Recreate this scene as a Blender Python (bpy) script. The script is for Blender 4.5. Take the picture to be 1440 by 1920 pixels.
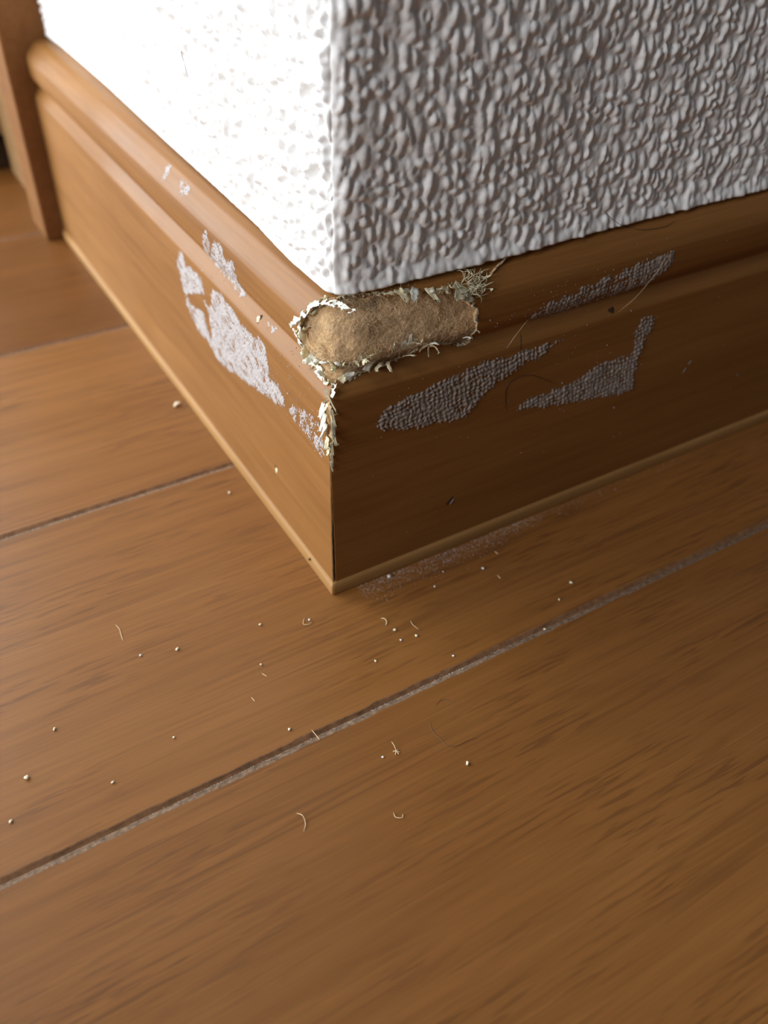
import bpy, bmesh, math, random
import numpy as np
from mathutils import Matrix, Vector

for _o in list(bpy.data.objects):
    bpy.data.objects.remove(_o, do_unlink=True)
SC = bpy.context.scene
COL = SC.collection
MM = 0.001                       # everything below is written in millimetres
rnd = random.Random(7)
rng = np.random.default_rng(11)

# ------------------------------------------------------------------ camera
cam_d = bpy.data.cameras.new('camera')
cam_d.sensor_fit = 'AUTO'
cam_d.sensor_width = 36.0
cam_d.lens = 1661.8 / 1920 * 36
cam_d.clip_start = 0.005
cam_d.clip_end = 50
cam_d.dof.use_dof = True
cam_d.dof.focus_distance = 0.148
cam_d.dof.aperture_fstop = 17.0
cam = bpy.data.objects.new('camera', cam_d)
COL.objects.link(cam)
_right = Vector((0.860574, -0.509003, 0.018118))
_down = Vector((-0.319386, -0.567014, -0.759268))
_fwd = Vector((0.396742, 0.647620, -0.650526))
_m = Matrix.Identity(4)
for _i in range(3):
    _m[_i][0], _m[_i][1], _m[_i][2] = _right[_i], -_down[_i], -_fwd[_i]
_m[0][3], _m[1][3], _m[2][3] = -0.054984, -0.108272, 0.125527
cam.matrix_world = _m
SC.camera = cam

# ------------------------------------------------------------------ light
SC.view_settings.view_transform = 'Standard'
SC.view_settings.look = 'None'
SC.view_settings.gamma = 1.0
SC.view_settings.use_curve_mapping = False
SC.view_settings.exposure = 0.0

world = bpy.data.worlds.new('world')
SC.world = world
world.use_nodes = True
_bg = world.node_tree.nodes['Background']
_bg.inputs[0].default_value = (0.80, 0.90, 1.0, 1)
_bg.inputs[1].default_value = 0.085


def area(name, loc, target, sx, sy, power, color):
    d = bpy.data.lights.new(name, 'AREA')
    d.shape = 'RECTANGLE'
    d.size, d.size_y = sx, sy
    d.energy = power
    d.color = color
    o = bpy.data.objects.new(name, d)
    COL.objects.link(o)
    o.location = loc
    o.rotation_euler = (Vector(target) - Vector(loc)).to_track_quat('-Z', 'Y').to_euler()
    return o


# the bright window behind the wall's left side, then two added fill lamps
area('window_light', (-0.29, 0.32, 0.20), (-0.01, 0.0, 0.03), 0.50, 0.38, 5.3, (0.82, 0.935, 1.0))
area('high_fill_light', (-0.62, -0.05, 1.05), (0, 0, 0.05), 0.40, 0.40, 3.6, (0.92, 0.96, 1.0))  # added fill from above left, rakes the wallpaper relief
area('room_fill_light', (-1.30, -0.30, 0.55), (0, 0, 0.05), 0.45, 0.45, 11.0, (0.96, 0.97, 1.0))  # added fill from the left front, brightens the shaded wall


# ------------------------------------------------------------------ helpers
def smooth(a, b, x):
    t = np.clip((x - a) / (b - a), 0, 1)
    return t * t * (3 - 2 * t)


_LAT = np.random.default_rng(3).random((256, 256))


def vnoise(x, y):
    """smooth value noise in 0..1"""
    x = np.asarray(x, float); y = np.asarray(y, float)
    xi = np.floor(x).astype(int); yi = np.floor(y).astype(int)
    fx = x - xi; fy = y - yi
    fx = fx * fx * (3 - 2 * fx); fy = fy * fy * (3 - 2 * fy)
    g = lambda i, j: _LAT[i & 255, j & 255]
    return (g(xi, yi) * (1 - fx) + g(xi + 1, yi) * fx) * (1 - fy) + (g(xi, yi + 1) * (1 - fx) + g(xi + 1, yi + 1) * fx) * fy


def in_poly(x, y, poly):
    x = np.asarray(x, float); y = np.asarray(y, float)
    r = np.zeros(x.shape, bool)
    n = len(poly)
    for i in range(n):
        (x0, y0), (x1, y1) = poly[i], poly[(i + 1) % n]
        if y0 == y1:
            continue
        c = ((y0 > y) != (y1 > y)) & (x < (x1 - x0) * (y - y0) / (y1 - y0) + x0)
        r ^= c
    return r


def box_blur(a, k):
    for ax in (0, 1):
        for _ in range(2):
            p = np.pad(a, [(k, k) if i == ax else (0, 0) for i in range(2)], mode='edge')
            c = np.cumsum(np.insert(p, 0, 0, axis=ax), axis=ax)
            n = 2 * k + 1
            if ax == 0:
                a = (c[n:] - c[:-n]) / n
            else:
                a = (c[:, n:] - c[:, :-n]) / n
    return a


def mesh_obj(name, verts, faces, mats, parent=None, mi=None, smooth_shade=True):
    me = bpy.data.meshes.new(name)
    v = np.asarray(verts, dtype=np.float64).reshape(-1, 3) * MM
    if isinstance(faces, np.ndarray):
        n, k = faces.shape
        me.vertices.add(len(v)); me.vertices.foreach_set('co', v.astype(np.float32).ravel())
        me.loops.add(n * k); me.loops.foreach_set('vertex_index', faces.astype(np.int32).ravel())
        me.polygons.add(n)
        me.polygons.foreach_set('loop_start', np.arange(0, n * k, k, dtype=np.int32))
        me.polygons.foreach_set('loop_total', np.full(n, k, dtype=np.int32))
    else:
        me.from_pydata(v.tolist(), [], faces)
    for m in (mats if isinstance(mats, (list, tuple)) else [mats]):
        me.materials.append(m)
    if mi is not None:
        me.polygons.foreach_set('material_index', np.asarray(mi, dtype=np.int32))
    if smooth_shade:
        me.polygons.foreach_set('use_smooth', np.ones(len(me.polygons), dtype=bool))
    me.update(calc_edges=True)
    me.validate()
    o = bpy.data.objects.new(name, me)
    COL.objects.link(o)
    if parent is not None:
        o.parent = parent
    return o


def tag(o, label, cat, group=None, kind=None):
    o['label'] = label
    o['category'] = cat
    if group: o['group'] = group
    if kind: o['kind'] = kind
    return o


def grid_faces(nu, nv, keep=None, flip=False):
    i, j = np.meshgrid(np.arange(nu - 1), np.arange(nv - 1), indexing='ij')
    a = i * nv + j
    f = np.stack([a, a + nv, a + nv + 1, a + 1], -1)
    if flip: f = f[..., ::-1]
    if keep is not None: f = f[keep]
    return f.reshape(-1, 4)


def compact(P, f):
    u, inv = np.unique(f, return_inverse=True)
    return P.reshape(-1, 3)[u], inv.reshape(f.shape)


def tube(path, r, sides=5, taper=True):
    """vertices and quads of a thin tube along path (list of mm points)"""
    p = np.asarray(path, float)
    n = len(p)
    t = np.gradient(p, axis=0)
    t /= np.linalg.norm(t, axis=1)[:, None] + 1e-9
    ref = np.array([0.31, 0.2, 0.93])
    a = np.cross(t, ref); a /= np.linalg.norm(a, axis=1)[:, None] + 1e-9
    b = np.cross(t, a)
    rr = np.full(n, r)
    if taper:
        rr = r * np.clip(1.15 - np.abs(np.linspace(-1, 1, n)) ** 4, 0.2, 1)
    ang = np.linspace(0, 2 * math.pi, sides, endpoint=False)
    V = p[:, None, :] + rr[:, None, None] * (np.cos(ang)[None, :, None] * a[:, None, :] + np.sin(ang)[None, :, None] * b[:, None, :])
    F = []
    for i in range(n - 1):
        for k in range(sides):
            F.append((i * sides + k, i * sides + (k + 1) % sides, (i + 1) * sides + (k + 1) % sides, (i + 1) * sides + k))
    F.append(tuple(range(sides))[::-1])
    F.append(tuple((n - 1) * sides + k for k in range(sides)))
    return V.reshape(-1, 3), F


def spline(pts, n=24):
    p = np.asarray(pts, float)
    q = np.vstack([2 * p[0] - p[1], p, 2 * p[-1] - p[-2]])
    out = []
    segs = len(p) - 1
    for s in np.linspace(0, segs - 1e-6, n):
        i = int(s); t = s - i
        a, b, c, d = q[i], q[i + 1], q[i + 2], q[i + 3]
        out.append(0.5 * ((2 * b) + (c - a) * t + (2 * a - 5 * b + 4 * c - d) * t * t + (3 * b - a - 3 * c + d) * t ** 3))
    return np.array(out)


# ------------------------------------------------------------------ materials
class NT:
    def __init__(self, name):
        self.m = bpy.data.materials.new(name)
        self.m.use_nodes = True
        self.t = self.m.node_tree
        self.n = self.t.nodes
        self.bsdf = self.n['Principled BSDF']

    def add(self, typ, **kw):
        nd = self.n.new(typ)
        for k, v in kw.items():
            if k.startswith('i_'):
                key = k[2:]
                key = int(key) if key.isdigit() else key
                nd.inputs[key].default_value = v
            else:
                setattr(nd, k, v)
        return nd

    def link(self, a, b):
        self.t.links.new(a, b)

    def ramp(self, fac, stops):
        r = self.add('ShaderNodeValToRGB')
        e = r.color_ramp.elements
        e[0].position, e[0].color = stops[0][0], (*stops[0][1], 1)
        e[1].position, e[1].color = stops[-1][0], (*stops[-1][1], 1)
        for p, c in stops[1:-1]:
            k = e.new(p); k.color = (*c, 1)
        self.link(fac, r.inputs[0])
        return r.outputs[0]

    def coords(self, scale, rot=(0, 0, 0), offset=None):
        tc = self.add('ShaderNodeTexCoord')
        mp = self.add('ShaderNodeMapping')
        mp.inputs['Scale'].default_value = scale
        mp.inputs['Rotation'].default_value = rot
        self.link(tc.outputs['Object'], mp.inputs[0])
        if offset is not None:
            self.link(offset, mp.inputs['Location'])
        return mp.outputs[0]

    def noise(self, vec, scale=1.0, detail=4, rough=0.6, dist=0.0):
        nd = self.add('ShaderNodeTexNoise', i_Scale=scale, i_Detail=detail, i_Roughness=rough, i_Distortion=dist)
        self.link(vec, nd.inputs['Vector'])
        return nd.outputs['Fac']

    def mix(self, a, b, fac, mode='MIX'):
        nd = self.add('ShaderNodeMix', data_type='RGBA', blend_type=mode)
        for sock, v in ((nd.inputs[6], a), (nd.inputs[7], b), (nd.inputs[0], fac)):
            if isinstance(v, (int, float)):
                sock.default_value = v
            elif isinstance(v, tuple):
                sock.default_value = (*v, 1)
            else:
                self.link(v, sock)
        return nd.outputs[2]

    def bump(self, h, strength, dist):
        b = self.add('ShaderNodeBump', i_Strength=strength, i_Distance=dist)
        self.link(h, b.inputs['Height'])
        self.link(b.outputs[0], self.bsdf.inputs['Normal'])


def wood_mat(name, along, base, dark, light, rough=0.36, spec=0.45, random_offset=False, flecks=0.0, fleck_col=None, coat=0.0):
    """printed wood grain running along axis 0 or 1 (object space, metres)"""
    w = NT(name)
    off = None
    if random_offset:
        oi = w.add('ShaderNodeObjectInfo')
        cx = w.add('ShaderNodeCombineXYZ')
        mu = w.add('ShaderNodeMath', operation='MULTIPLY', i_1=37.0)
        w.link(oi.outputs['Random'], mu.inputs[0])
        for i in range(3):
            w.link(mu.outputs[0], cx.inputs[i])
        off = cx.outputs[0]

    def sc(al, ac):
        return (al, ac, ac) if along == 0 else (ac, al, ac)
    broad = w.noise(w.coords(sc(9, 75), offset=off), 1.0, 3, 0.55, 0.6)
    c = w.ramp(broad, [(0.25, dark), (0.5, base), (0.78, light)])
    mid = w.noise(w.coords(sc(16, 420), offset=off), 1.0, 4, 0.6, 0.25)
    m1 = w.ramp(mid, [(0.3, (0.86, 0.84, 0.81)), (0.55, (1, 1, 1)), (0.8, (1.07, 1.065, 1.06))])
    c = w.mix(c, m1, 1.0, 'MULTIPLY')
    fine = w.noise(w.coords(sc(60, 2200), offset=off), 1.0, 3, 0.6)
    m2 = w.ramp(fine, [(0.3, (0.90, 0.88, 0.86)), (0.7, (1.06, 1.06, 1.06))])
    c = w.mix(c, m2, 1.0, 'MULTIPLY')
    if flecks:
        fl = w.noise(w.coords(sc(95, 1250), offset=off), 1.0, 2, 0.55, 0.15)
        f = w.ramp(fl, [(0.52, (0, 0, 0)), (0.62, (1, 1, 1))])
        cl = w.noise(w.coords(sc(26, 110), offset=off), 1.0, 2, 0.5)
        k = w.ramp(cl, [(0.42, (0, 0, 0)), (0.62, (1, 1, 1))])
        fk = w.mix(f, k, 1.0, 'MULTIPLY')
        # long thin growth-ring lines
        ln = w.noise(w.coords(sc(5, 260), offset=off), 1.0, 2, 0.5, 0.3)
        l = w.ramp(ln, [(0.575, (0, 0, 0)), (0.61, (0.8, 0.8, 0.8)), (0.65, (0, 0, 0))])
        lk = w.noise(w.coords(sc(18, 60), offset=off), 1.0, 2, 0.5)
        l = w.mix(l, w.ramp(lk, [(0.4, (0, 0, 0)), (0.6, (1, 1, 1))]), 1.0, 'MULTIPLY')
        mx = w.mix(fk, l, 1.0, 'LIGHTEN')
        mm = w.add('ShaderNodeMath', operation='MULTIPLY', i_1=flecks)
        w.link(mx, mm.inputs[0])
        c = w.mix(c, fleck_col, mm.outputs[0])
    w.link(c, w.bsdf.inputs['Base Color'])
    rn = w.noise(w.coords((55, 55, 55)), 1.0, 3, 0.6)
    rr = w.add('ShaderNodeMapRange', i_3=rough - 0.05, i_4=rough + 0.07)
    w.link(rn, rr.inputs[0])
    w.link(rr.outputs[0], w.bsdf.inputs['Roughness'])
    w.bsdf.inputs['Specular IOR Level'].default_value = spec
    if coat:
        w.bsdf.inputs['Coat Weight'].default_value = coat
        w.bsdf.inputs['Coat Roughness'].default_value = 0.25
    w.bump(fine, 0.25, 0.00004)
    return w.m


def plain_mat(name, base, var=0.12, scale=900, rough=0.9, spec=0.2, trans=0.0, bump=0.0):
    w = NT(name)
    n = w.noise(w.coords((scale,) * 3), 1.0, 4, 0.6)
    lo = tuple(c * (1 - var) for c in base); hi = tuple(min(1, c * (1 + var)) for c in base)
    c = w.ramp(n, [(0.3, lo), (0.7, hi)])
    w.link(c, w.bsdf.inputs['Base Color'])
    w.bsdf.inputs['Roughness'].default_value = rough
    w.bsdf.inputs['Specular IOR Level'].default_value = spec
    if bump:
        w.bump(n, 0.6, bump)
    if trans:
        tr = w.add('ShaderNodeBsdfTranslucent')
        w.link(c, tr.inputs[0])
        ms = w.add('ShaderNodeMixShader', i_0=trans)
        w.link(w.bsdf.outputs[0], ms.inputs[1]); w.link(tr.outputs[0], ms.inputs[2])
        w.link(ms.outputs[0], w.n['Material Output'].inputs[0])
    return w.m


BASE, DARK, LIGHT = (0.244, 0.102, 0.026), (0.208, 0.083, 0.020), (0.280, 0.124, 0.035)
M_SKIN_R = wood_mat('veneer_right', 0, BASE, DARK, LIGHT, rough=0.46, spec=0.18)
M_SKIN_L = wood_mat('veneer_left', 1, BASE, DARK, LIGHT, rough=0.46, spec=0.18)
M_STRIP_R = wood_mat('strip_right', 0, (0.34, 0.175, 0.058), (0.29, 0.145, 0.045), (0.39, 0.205, 0.072), rough=0.45, spec=0.25)
M_STRIP_L = wood_mat('strip_left', 1, (0.34, 0.175, 0.058), (0.29, 0.145, 0.045), (0.39, 0.205, 0.072), rough=0.45, spec=0.25)
M_CASING = wood_mat('casing_wood', 0, (0.22, 0.09, 0.032), (0.18, 0.072, 0.025), (0.25, 0.11, 0.04), rough=0.4)
M_DOOR = wood_mat('door_wood', 0, (0.24, 0.13, 0.052), (0.21, 0.11, 0.043), (0.27, 0.15, 0.06), rough=0.45)
M_FLOOR = wood_mat('floor_wood', 0, (0.228, 0.090, 0.022), (0.208, 0.080, 0.019), (0.245, 0.100, 0.027), rough=0.40, spec=0.26,
                   random_offset=True, flecks=0.62, fleck_col=(0.11, 0.040, 0.012))
M_GROOVE = plain_mat('groove_dusty', (0.17, 0.08, 0.036), 0.35, 700, 0.8)
M_GROOVE_DUST = plain_mat('groove_dust', (0.165, 0.10, 0.062), 0.5, 1200, 0.95)
M_PAPER = plain_mat('torn_paper', (0.84, 0.76, 0.53), 0.14, 500, 0.85, 0.2, trans=0.25)
M_PAPER_W = plain_mat('torn_paper_white', (0.90, 0.88, 0.77), 0.10, 500, 0.85, 0.2, trans=0.2)
M_SHRED_DARK = plain_mat('torn_shred_brown', (0.40, 0.27, 0.15), 0.3, 600, 0.9, 0.2)
M_CRACK = plain_mat('crack_inside', (0.055, 0.030, 0.016), 0.3, 700, 0.95, 0.1)
M_FUZZ = plain_mat('core_fibre', (0.80, 0.60, 0.38), 0.30, 300, 0.95, 0.1)
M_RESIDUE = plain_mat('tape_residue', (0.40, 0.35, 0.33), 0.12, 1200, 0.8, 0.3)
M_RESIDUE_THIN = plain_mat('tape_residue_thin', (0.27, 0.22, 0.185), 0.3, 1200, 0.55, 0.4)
M_DUST = plain_mat('dust', (0.52, 0.48, 0.43), 0.3, 2000, 0.95)
M_CRUMB = plain_mat('crumb_pale', (0.80, 0.68, 0.48), 0.15, 900, 0.9)
M_WHITE = plain_mat('chip_white', (0.82, 0.80, 0.78), 0.08, 900, 0.8)
M_FIBRE = plain_mat('fibre_pale', (0.75, 0.55, 0.33), 0.15, 900, 0.8)
M_HAIR = plain_mat('hair_dark', (0.035, 0.025, 0.020), 0.2, 900, 0.45, 0.5)
M_HAIR_BROWN = plain_mat('hair_brown', (0.14, 0.07, 0.035), 0.2, 900, 0.45, 0.5)
M_SUB = plain_mat('subfloor', (0.10, 0.07, 0.05), 0.2, 80, 0.9)


def core_mat():
    w = NT('fibre_core')
    a = w.noise(w.coords((160,) * 3), 1.0, 4, 0.6, 0.4)
    c = w.ramp(a, [(0.30, (0.46, 0.28, 0.14)), (0.5, (0.66, 0.44, 0.24)), (0.72, (0.77, 0.55, 0.33))])
    f = w.noise(w.coords((1300,) * 3), 1.0, 5, 0.7)
    c = w.mix(c, w.ramp(f, [(0.3, (0.72, 0.68, 0.62)), (0.7, (1.18, 1.15, 1.1))]), 1.0, 'MULTIPLY')
    w.link(c, w.bsdf.inputs['Base Color'])
    w.bsdf.inputs['Roughness'].default_value = 0.95
    w.bsdf.inputs['Specular IOR Level'].default_value = 0.1
    w.bump(f, 0.8, 0.0002)
    return w.m


def wall_mat():
    w = NT('wallpaper')
    a = w.noise(w.coords((900,) * 3), 1.0, 4, 0.6)
    b = w.noise(w.coords((90,) * 3), 1.0, 2, 0.5)
    c = w.ramp(b, [(0.3, (0.82, 0.80, 0.775)), (0.7, (0.87, 0.855, 0.835))])
    c = w.mix(c, w.ramp(a, [(0.3, (0.94, 0.93, 0.92)), (0.7, (1.03, 1.03, 1.03))]), 1.0, 'MULTIPLY')
    w.link(c, w.bsdf.inputs['Base Color'])
    w.bsdf.inputs['Roughness'].default_value = 0.62
    w.bsdf.inputs['Specular IOR Level'].default_value = 0.35
    w.bump(a, 0.35, 0.00012)
    return w.m


M_CORE = core_mat()
M_WALL = wall_mat()

# ------------------------------------------------------------------ floor
floor = mesh_obj('floor', [(x, y, z) for z in (-14, -6) for x, y in ((-600, -400), (1600, -400), (1600, 900), (-600, 900))],
                 [(3, 2, 1, 0), (4, 5, 6, 7), (0, 1, 5, 4), (1, 2, 6, 5), (2, 3, 7, 6), (3, 0, 4, 7)], M_SUB, smooth_shade=False)
tag(floor, 'glossy orange brown wooden plank floor with dusty grooves between boards', 'floor', kind='structure')
JOINTS = [-329.6, -254.0, -178.4, -102.8, -27.2, 48.8, 123.6, 199.2, 274.8, 350.4, 426.0, 501.6]


M_FLOOR_FAR_SHADED = wood_mat('floor_wood_far_shaded', 0, (0.150, 0.055, 0.012), (0.135, 0.048, 0.010), (0.165, 0.062, 0.015), rough=0.42, spec=0.2,
                        random_offset=True, flecks=0.5, fleck_col=(0.08, 0.028, 0.008))  # far planks: floor wood darkened in colour to stand in for shade
M_FLOOR_NEAR_SHADED = wood_mat('floor_wood_near_shaded', 0, (0.200, 0.077, 0.018), (0.180, 0.068, 0.015), (0.217, 0.087, 0.022), rough=0.42, spec=0.24,
                        random_offset=True, flecks=0.62, fleck_col=(0.10, 0.036, 0.010))  # near planks: weaker light painted in as a darker floor colour


def plank(y0, y1, wood):
    """board from joint y0 to joint y1 with eased, dusty long edges; profile in (y, z)"""
    prof = [(y0, -6), (y0, -0.45), (y0 + 0.3, -0.28), (y0 + 0.65, -0.05), (y0 + 0.85, 0.0),
            (y1 - 1.25, 0.0), (y1 - 0.95, -0.05), (y1 - 0.7, -0.18), (y1 - 0.1, -0.38), (y1 - 0.02, -0.45), (y1 - 0.02, -6)]
    mat_of = [0, 1, 1, 1, 0, 2, 2, 2, 1, 0]
    xs = np.concatenate([[-560], np.arange(-80, 70, 1.0), [90, 120, 200, 500, 1500]])
    V, F, MI = [], [], []
    n = len(prof)
    for x in xs:
        for k, (y, z) in enumerate(prof):
            wob = 0.0
            if k in (3, 4, 5, 6):
                wob = (vnoise(x * 0.35 + 9, y * 0.1 + k * 0) - 0.5) * 0.32 + (vnoise(x * 1.3, y * 0.1) - 0.5) * 0.16
            V.append((x, y + wob, z))
    for i in range(len(xs) - 1):
        for k in range(n - 1):
            F.append((i * n + k, (i + 1) * n + k, (i + 1) * n + k + 1, i * n + k + 1)); MI.append(mat_of[k])
    F.append(tuple(range(n))); MI.append(0)
    F.append(tuple((len(xs) - 1) * n + k for k in range(n))[::-1]); MI.append(0)
    o = mesh_obj('plank', V, F, [wood, M_GROOVE, M_GROOVE_DUST], floor, MI, smooth_shade=False)
    return o


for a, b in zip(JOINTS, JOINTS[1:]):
    plank(a, b, M_FLOOR_FAR_SHADED if a > 120 else M_FLOOR_NEAR_SHADED if a < -30 else M_FLOOR)

# ------------------------------------------------------------------ baseboards: profile and surfaces
PROF = [(0.5, 0), (0.5, 44.2), (0.62, 44.6), (2.35, 47.0), (2.55, 47.4), (2.3, 47.8), (1.15, 49.4), (0.75, 50.3), (0.5, 52), (0.45, 54.5),
        (0.55, 55.6), (0.9, 56.4), (2.0, 57.9), (3.5, 59.35), (5.2, 60.1), (9.5, 60.3)]


def dense(step=0.1):
    out = []
    for a, b in zip(PROF, PROF[1:]):
        n = max(1, int(math.hypot(b[0] - a[0], b[1] - a[1]) / step))
        for i in range(n):
            out.append((a[0] + (b[0] - a[0]) * i / n, a[1] + (b[1] - a[1]) * i / n))
    out.append(PROF[-1])
    return np.array(out)


_D = dense()
_S = np.concatenate([[0], np.cumsum(np.hypot(*np.diff(_D, axis=0).T))])
# round the corners of the profile a little
_k = np.ones(5) / 5
_DP = np.stack([np.convolve(np.pad(_D[:, i], 2, mode='edge'), _k, 'valid') for i in (0, 1)], -1)
_DP[0] = _D[0]; _DP[-1] = _D[-1]
_T = np.gradient(_DP, axis=0); _T /= np.linalg.norm(_T, axis=1)[:, None]


def prof(v):
    o = np.interp(v, _S, _DP[:, 0]); z = np.interp(v, _S, _DP[:, 1])
    no = np.interp(v, _S, -_T[:, 1]); nz = np.interp(v, _S, _T[:, 0])
    l = np.hypot(no, nz)
    return o, z, no / l, nz / l


def SP(side, u, v, lift=0.0):
    """point on the veneer: u mm from the corner, v mm up the profile, lifted along the normal"""
    o, z, no, nz = prof(np.asarray(v, float))
    u = np.asarray(u, float) + 0 * o
    o2 = o + no * lift; z2 = z + nz * lift
    P = (u, o2, z2) if side == 'R' else (o2, u, z2)
    return np.stack(np.broadcast_arrays(*P), -1)


def SN(side, v):
    o, z, no, nz = prof(float(v))
    return np.array([0, no, nz]) if side == 'R' else np.array([no, 0, nz])


DMG_R = [(-1, 46.9), (3.1, 47.0), (6.6, 47.3), (11.5, 47.8), (16, 48.6), (19.5, 49.8), (20.8, 50.9), (23, 49.2), (25.8, 47.9), (28.2, 47.2), (30.1, 48.0),
         (29.9, 50.0), (29.55, 52), (28.95, 55.3), (27.6, 57.2), (26.5, 58.4), (26.1, 60.6), (24.5, 60.0), (20.4, 60.6), (15.7, 61.7), (10.3, 62.8), (6.7, 63.5), (-1, 64.0)]
DMG_L = [(-1, 46.6), (3.9, 46.5), (6.5, 46.5), (9.5, 47.0), (11.6, 48.0), (11.5, 50.6), (11.0, 53.9), (10.2, 57), (9.6, 58.8), (8.1, 60.9), (6.1, 62.5), (-1, 63.8)]
TEAR_L = [(-1, 31.5), (0.5, 32.0), (0.9, 34.0), (1.6, 36.5), (2.6, 39.5), (2.9, 42.0), (2.5, 43.6), (1.5, 44.6), (0.8, 46.0), (-1, 46.8)]
TEAR_R = [(-1, 30.5), (0.5, 31.2), (0.8, 34), (1.15, 37), (1.35, 39.5), (1.1, 42), (0.7, 44.5), (0.4, 46.8), (-1, 47)]


def damaged(side, u, v):
    j = (vnoise(u * 1.7 + 31, v * 1.7) - 0.5) * 1.0 + (vnoise(u * 5, v * 5 + 7) - 0.5) * 0.5
    j2 = (vnoise(u * 1.9 + 77, v * 1.9 + 5) - 0.5) * 1.0 + (vnoise(u * 5 + 3, v * 5 + 17) - 0.5) * 0.5
    if side == 'R':
        return in_poly(u + j, v + j2, DMG_R) | in_poly(u + j * 0.4, v + j2 * 0.6, TEAR_R)
    return in_poly(u + j, v + j2, DMG_L) | in_poly(u + j * 0.6, v + j2 * 0.6, TEAR_L)


def crack_edge(side, v):
    """how far the veneer edge stays back from the mitre: a thin, ragged crack"""
    w = 0.12 + 0.30 * smooth(30, 8, v) if side == 'R' else 0.05 + 0.12 * smooth(32, 12, v)
    return w + 0.14 * (vnoise(v * 0.6 + (5 if side == 'R' else 40), 2.0 + 0 * v) - 0.3) + 0.07 * (vnoise(v * 3.0, 9.0 + 0 * v) - 0.5)


def baseboard(side, length, mat_skin):
    fine_end = 34 if side == 'R' else 16
    s = np.concatenate([np.arange(0, fine_end, 0.19), np.arange(fine_end, 110, 4.0)])
    s = np.concatenate([s[s < length - 4], [length] if side == 'L' else [130, 200, 400, length]])
    v = np.concatenate([np.linspace(0, 30, 40), np.arange(30.2, 65, 0.2), np.linspace(65.2, _S[-1], 5)])
    S_, V_ = np.meshgrid(s, v, indexing='ij')
    o, z, no, nz = prof(V_)
    st = o + crack_edge(side, V_)
    u = S_ + st * np.clip(1 - S_ / 25, 0, 1)
    P = SP(side, u, V_)
    cu = (u[:-1, :-1] + u[1:, 1:]) / 2; cv = (V_[:-1, :-1] + V_[1:, 1:]) / 2
    keep = ~damaged(side, cu, cv)
    f = grid_faces(len(s), len(v), keep, flip=(side == 'L'))
    # rim of the torn veneer: every open edge inside the damaged zone drops inward
    edges = {}
    for q in f:
        for a, b in ((q[0], q[1]), (q[1], q[2]), (q[2], q[3]), (q[3], q[0])):
            k = (min(a, b), max(a, b))
            edges[k] = None if k in edges else (a, b)
    open_e = [e for e in edges.values() if e is not None]
    nv = len(v); ns = len(s)
    pts = P.reshape(-1, 3)
    uu = u.ravel(); vv = V_.ravel()
    verts = list(map(tuple, pts)); faces = [tuple(q) for q in f]; mi = [0] * len(faces)
    low = {}; low2 = {}

    def inner(i, table, depth):
        if i not in table:
            n = SN(side, vv[i])
            on_mitre = (i // nv) == 0
            d = -n * depth
            if on_mitre:
                d = np.array([depth, depth, 0.0])
            table[i] = len(verts)
            verts.append(tuple(pts[i] + d))
        return table[i]
    for a, b in open_e:
        ia, ja, ib, jb = a // nv, a % nv, b // nv, b % nv
        if (ia == ns - 1 and ib == ns - 1) or (ja == 0 and jb == 0) or (ja == nv - 1 and jb == nv - 1):
            continue
        la, lb = inner(a, low, 0.3), inner(b, low, 0.3)
        faces.append((b, a, la, lb)); mi.append(1)
        ka, kb = inner(a, low2, 2.6 if ia == 0 and ib == 0 else 1.0), inner(b, low2, 2.6 if ia == 0 and ib == 0 else 1.0)
        faces.append((lb, la, ka, kb)); mi.append(2 if ia == 0 and ib == 0 and max(vv[a], vv[b]) < 33 else 3)
    # far end cap
    if side == 'L':
        e0 = (ns - 1) * nv
        verts.append((9.5, length, 0)); faces.append(tuple(e0 + k for k in range(nv)) + (len(verts) - 1,)); mi.append(0)
    used = sorted({i for q in faces for i in q})
    remap = {i: k for k, i in enumerate(used)}
    verts = [verts[i] for i in used]; faces = [tuple(remap[i] for i in q) for q in faces]
    nm = 'baseboard_right' if side == 'R' else 'baseboard_left'
    return mesh_obj(nm, verts, faces, [mat_skin, M_PAPER, M_CRACK, M_CORE], None, mi)


bb_r = baseboard('R', 1500, M_SKIN_R)
bb_l = baseboard('L', 190.6, M_SKIN_L)
tag(bb_r, 'shaded brown moulded baseboard along the right wall with a torn patch at the corner', 'baseboard', kind='structure')
tag(bb_l, 'sunlit orange moulded baseboard along the left wall with white tape residue', 'baseboard', kind='structure')
BB = {'R': bb_r, 'L': bb_l}

# thin strip along the foot of each baseboard
for side, length, mat in (('R', 1500, M_STRIP_R), ('L', 190.5, M_STRIP_L)):
    pr = [(2.4, 0.0), (0.05, 0.0), (-0.12, 0.25), (-0.16, 1.6), (-0.05, 2.3), (0.2, 2.75), (0.55, 2.9), (2.4, 2.9)]
    us = [0.0, 0.35] + list(np.arange(6, 110, 8)) + [length]
    us = [u for u in us if u < length] + [length]
    V, F = [], []
    for i, u in enumerate(us):
        for o, z in pr:
            uo = u + (o + 0.14 if i < 2 else 0)
            oo = o + (0.10 if i == 0 and o < 1 else 0) + (vnoise(u * 0.05, 3.0) - 0.5) * 0.12 * (o < 1)
            V.append((uo, oo, z) if side == 'R' else (oo, uo, z))
    n = len(pr)
    for i in range(len(us) - 1):
        for k in range(n - 1):
            q = (i * n + k, i * n + k + 1, (i + 1) * n + k + 1, (i + 1) * n + k)
            F.append(q if side == 'L' else q[::-1])
    F.append(tuple(range(n))); F.append(tuple((len(us) - 1) * n + k for k in range(n))[::-1])
    mesh_obj('foot_strip', V, F, mat, BB[side], smooth_shade=False)


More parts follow.
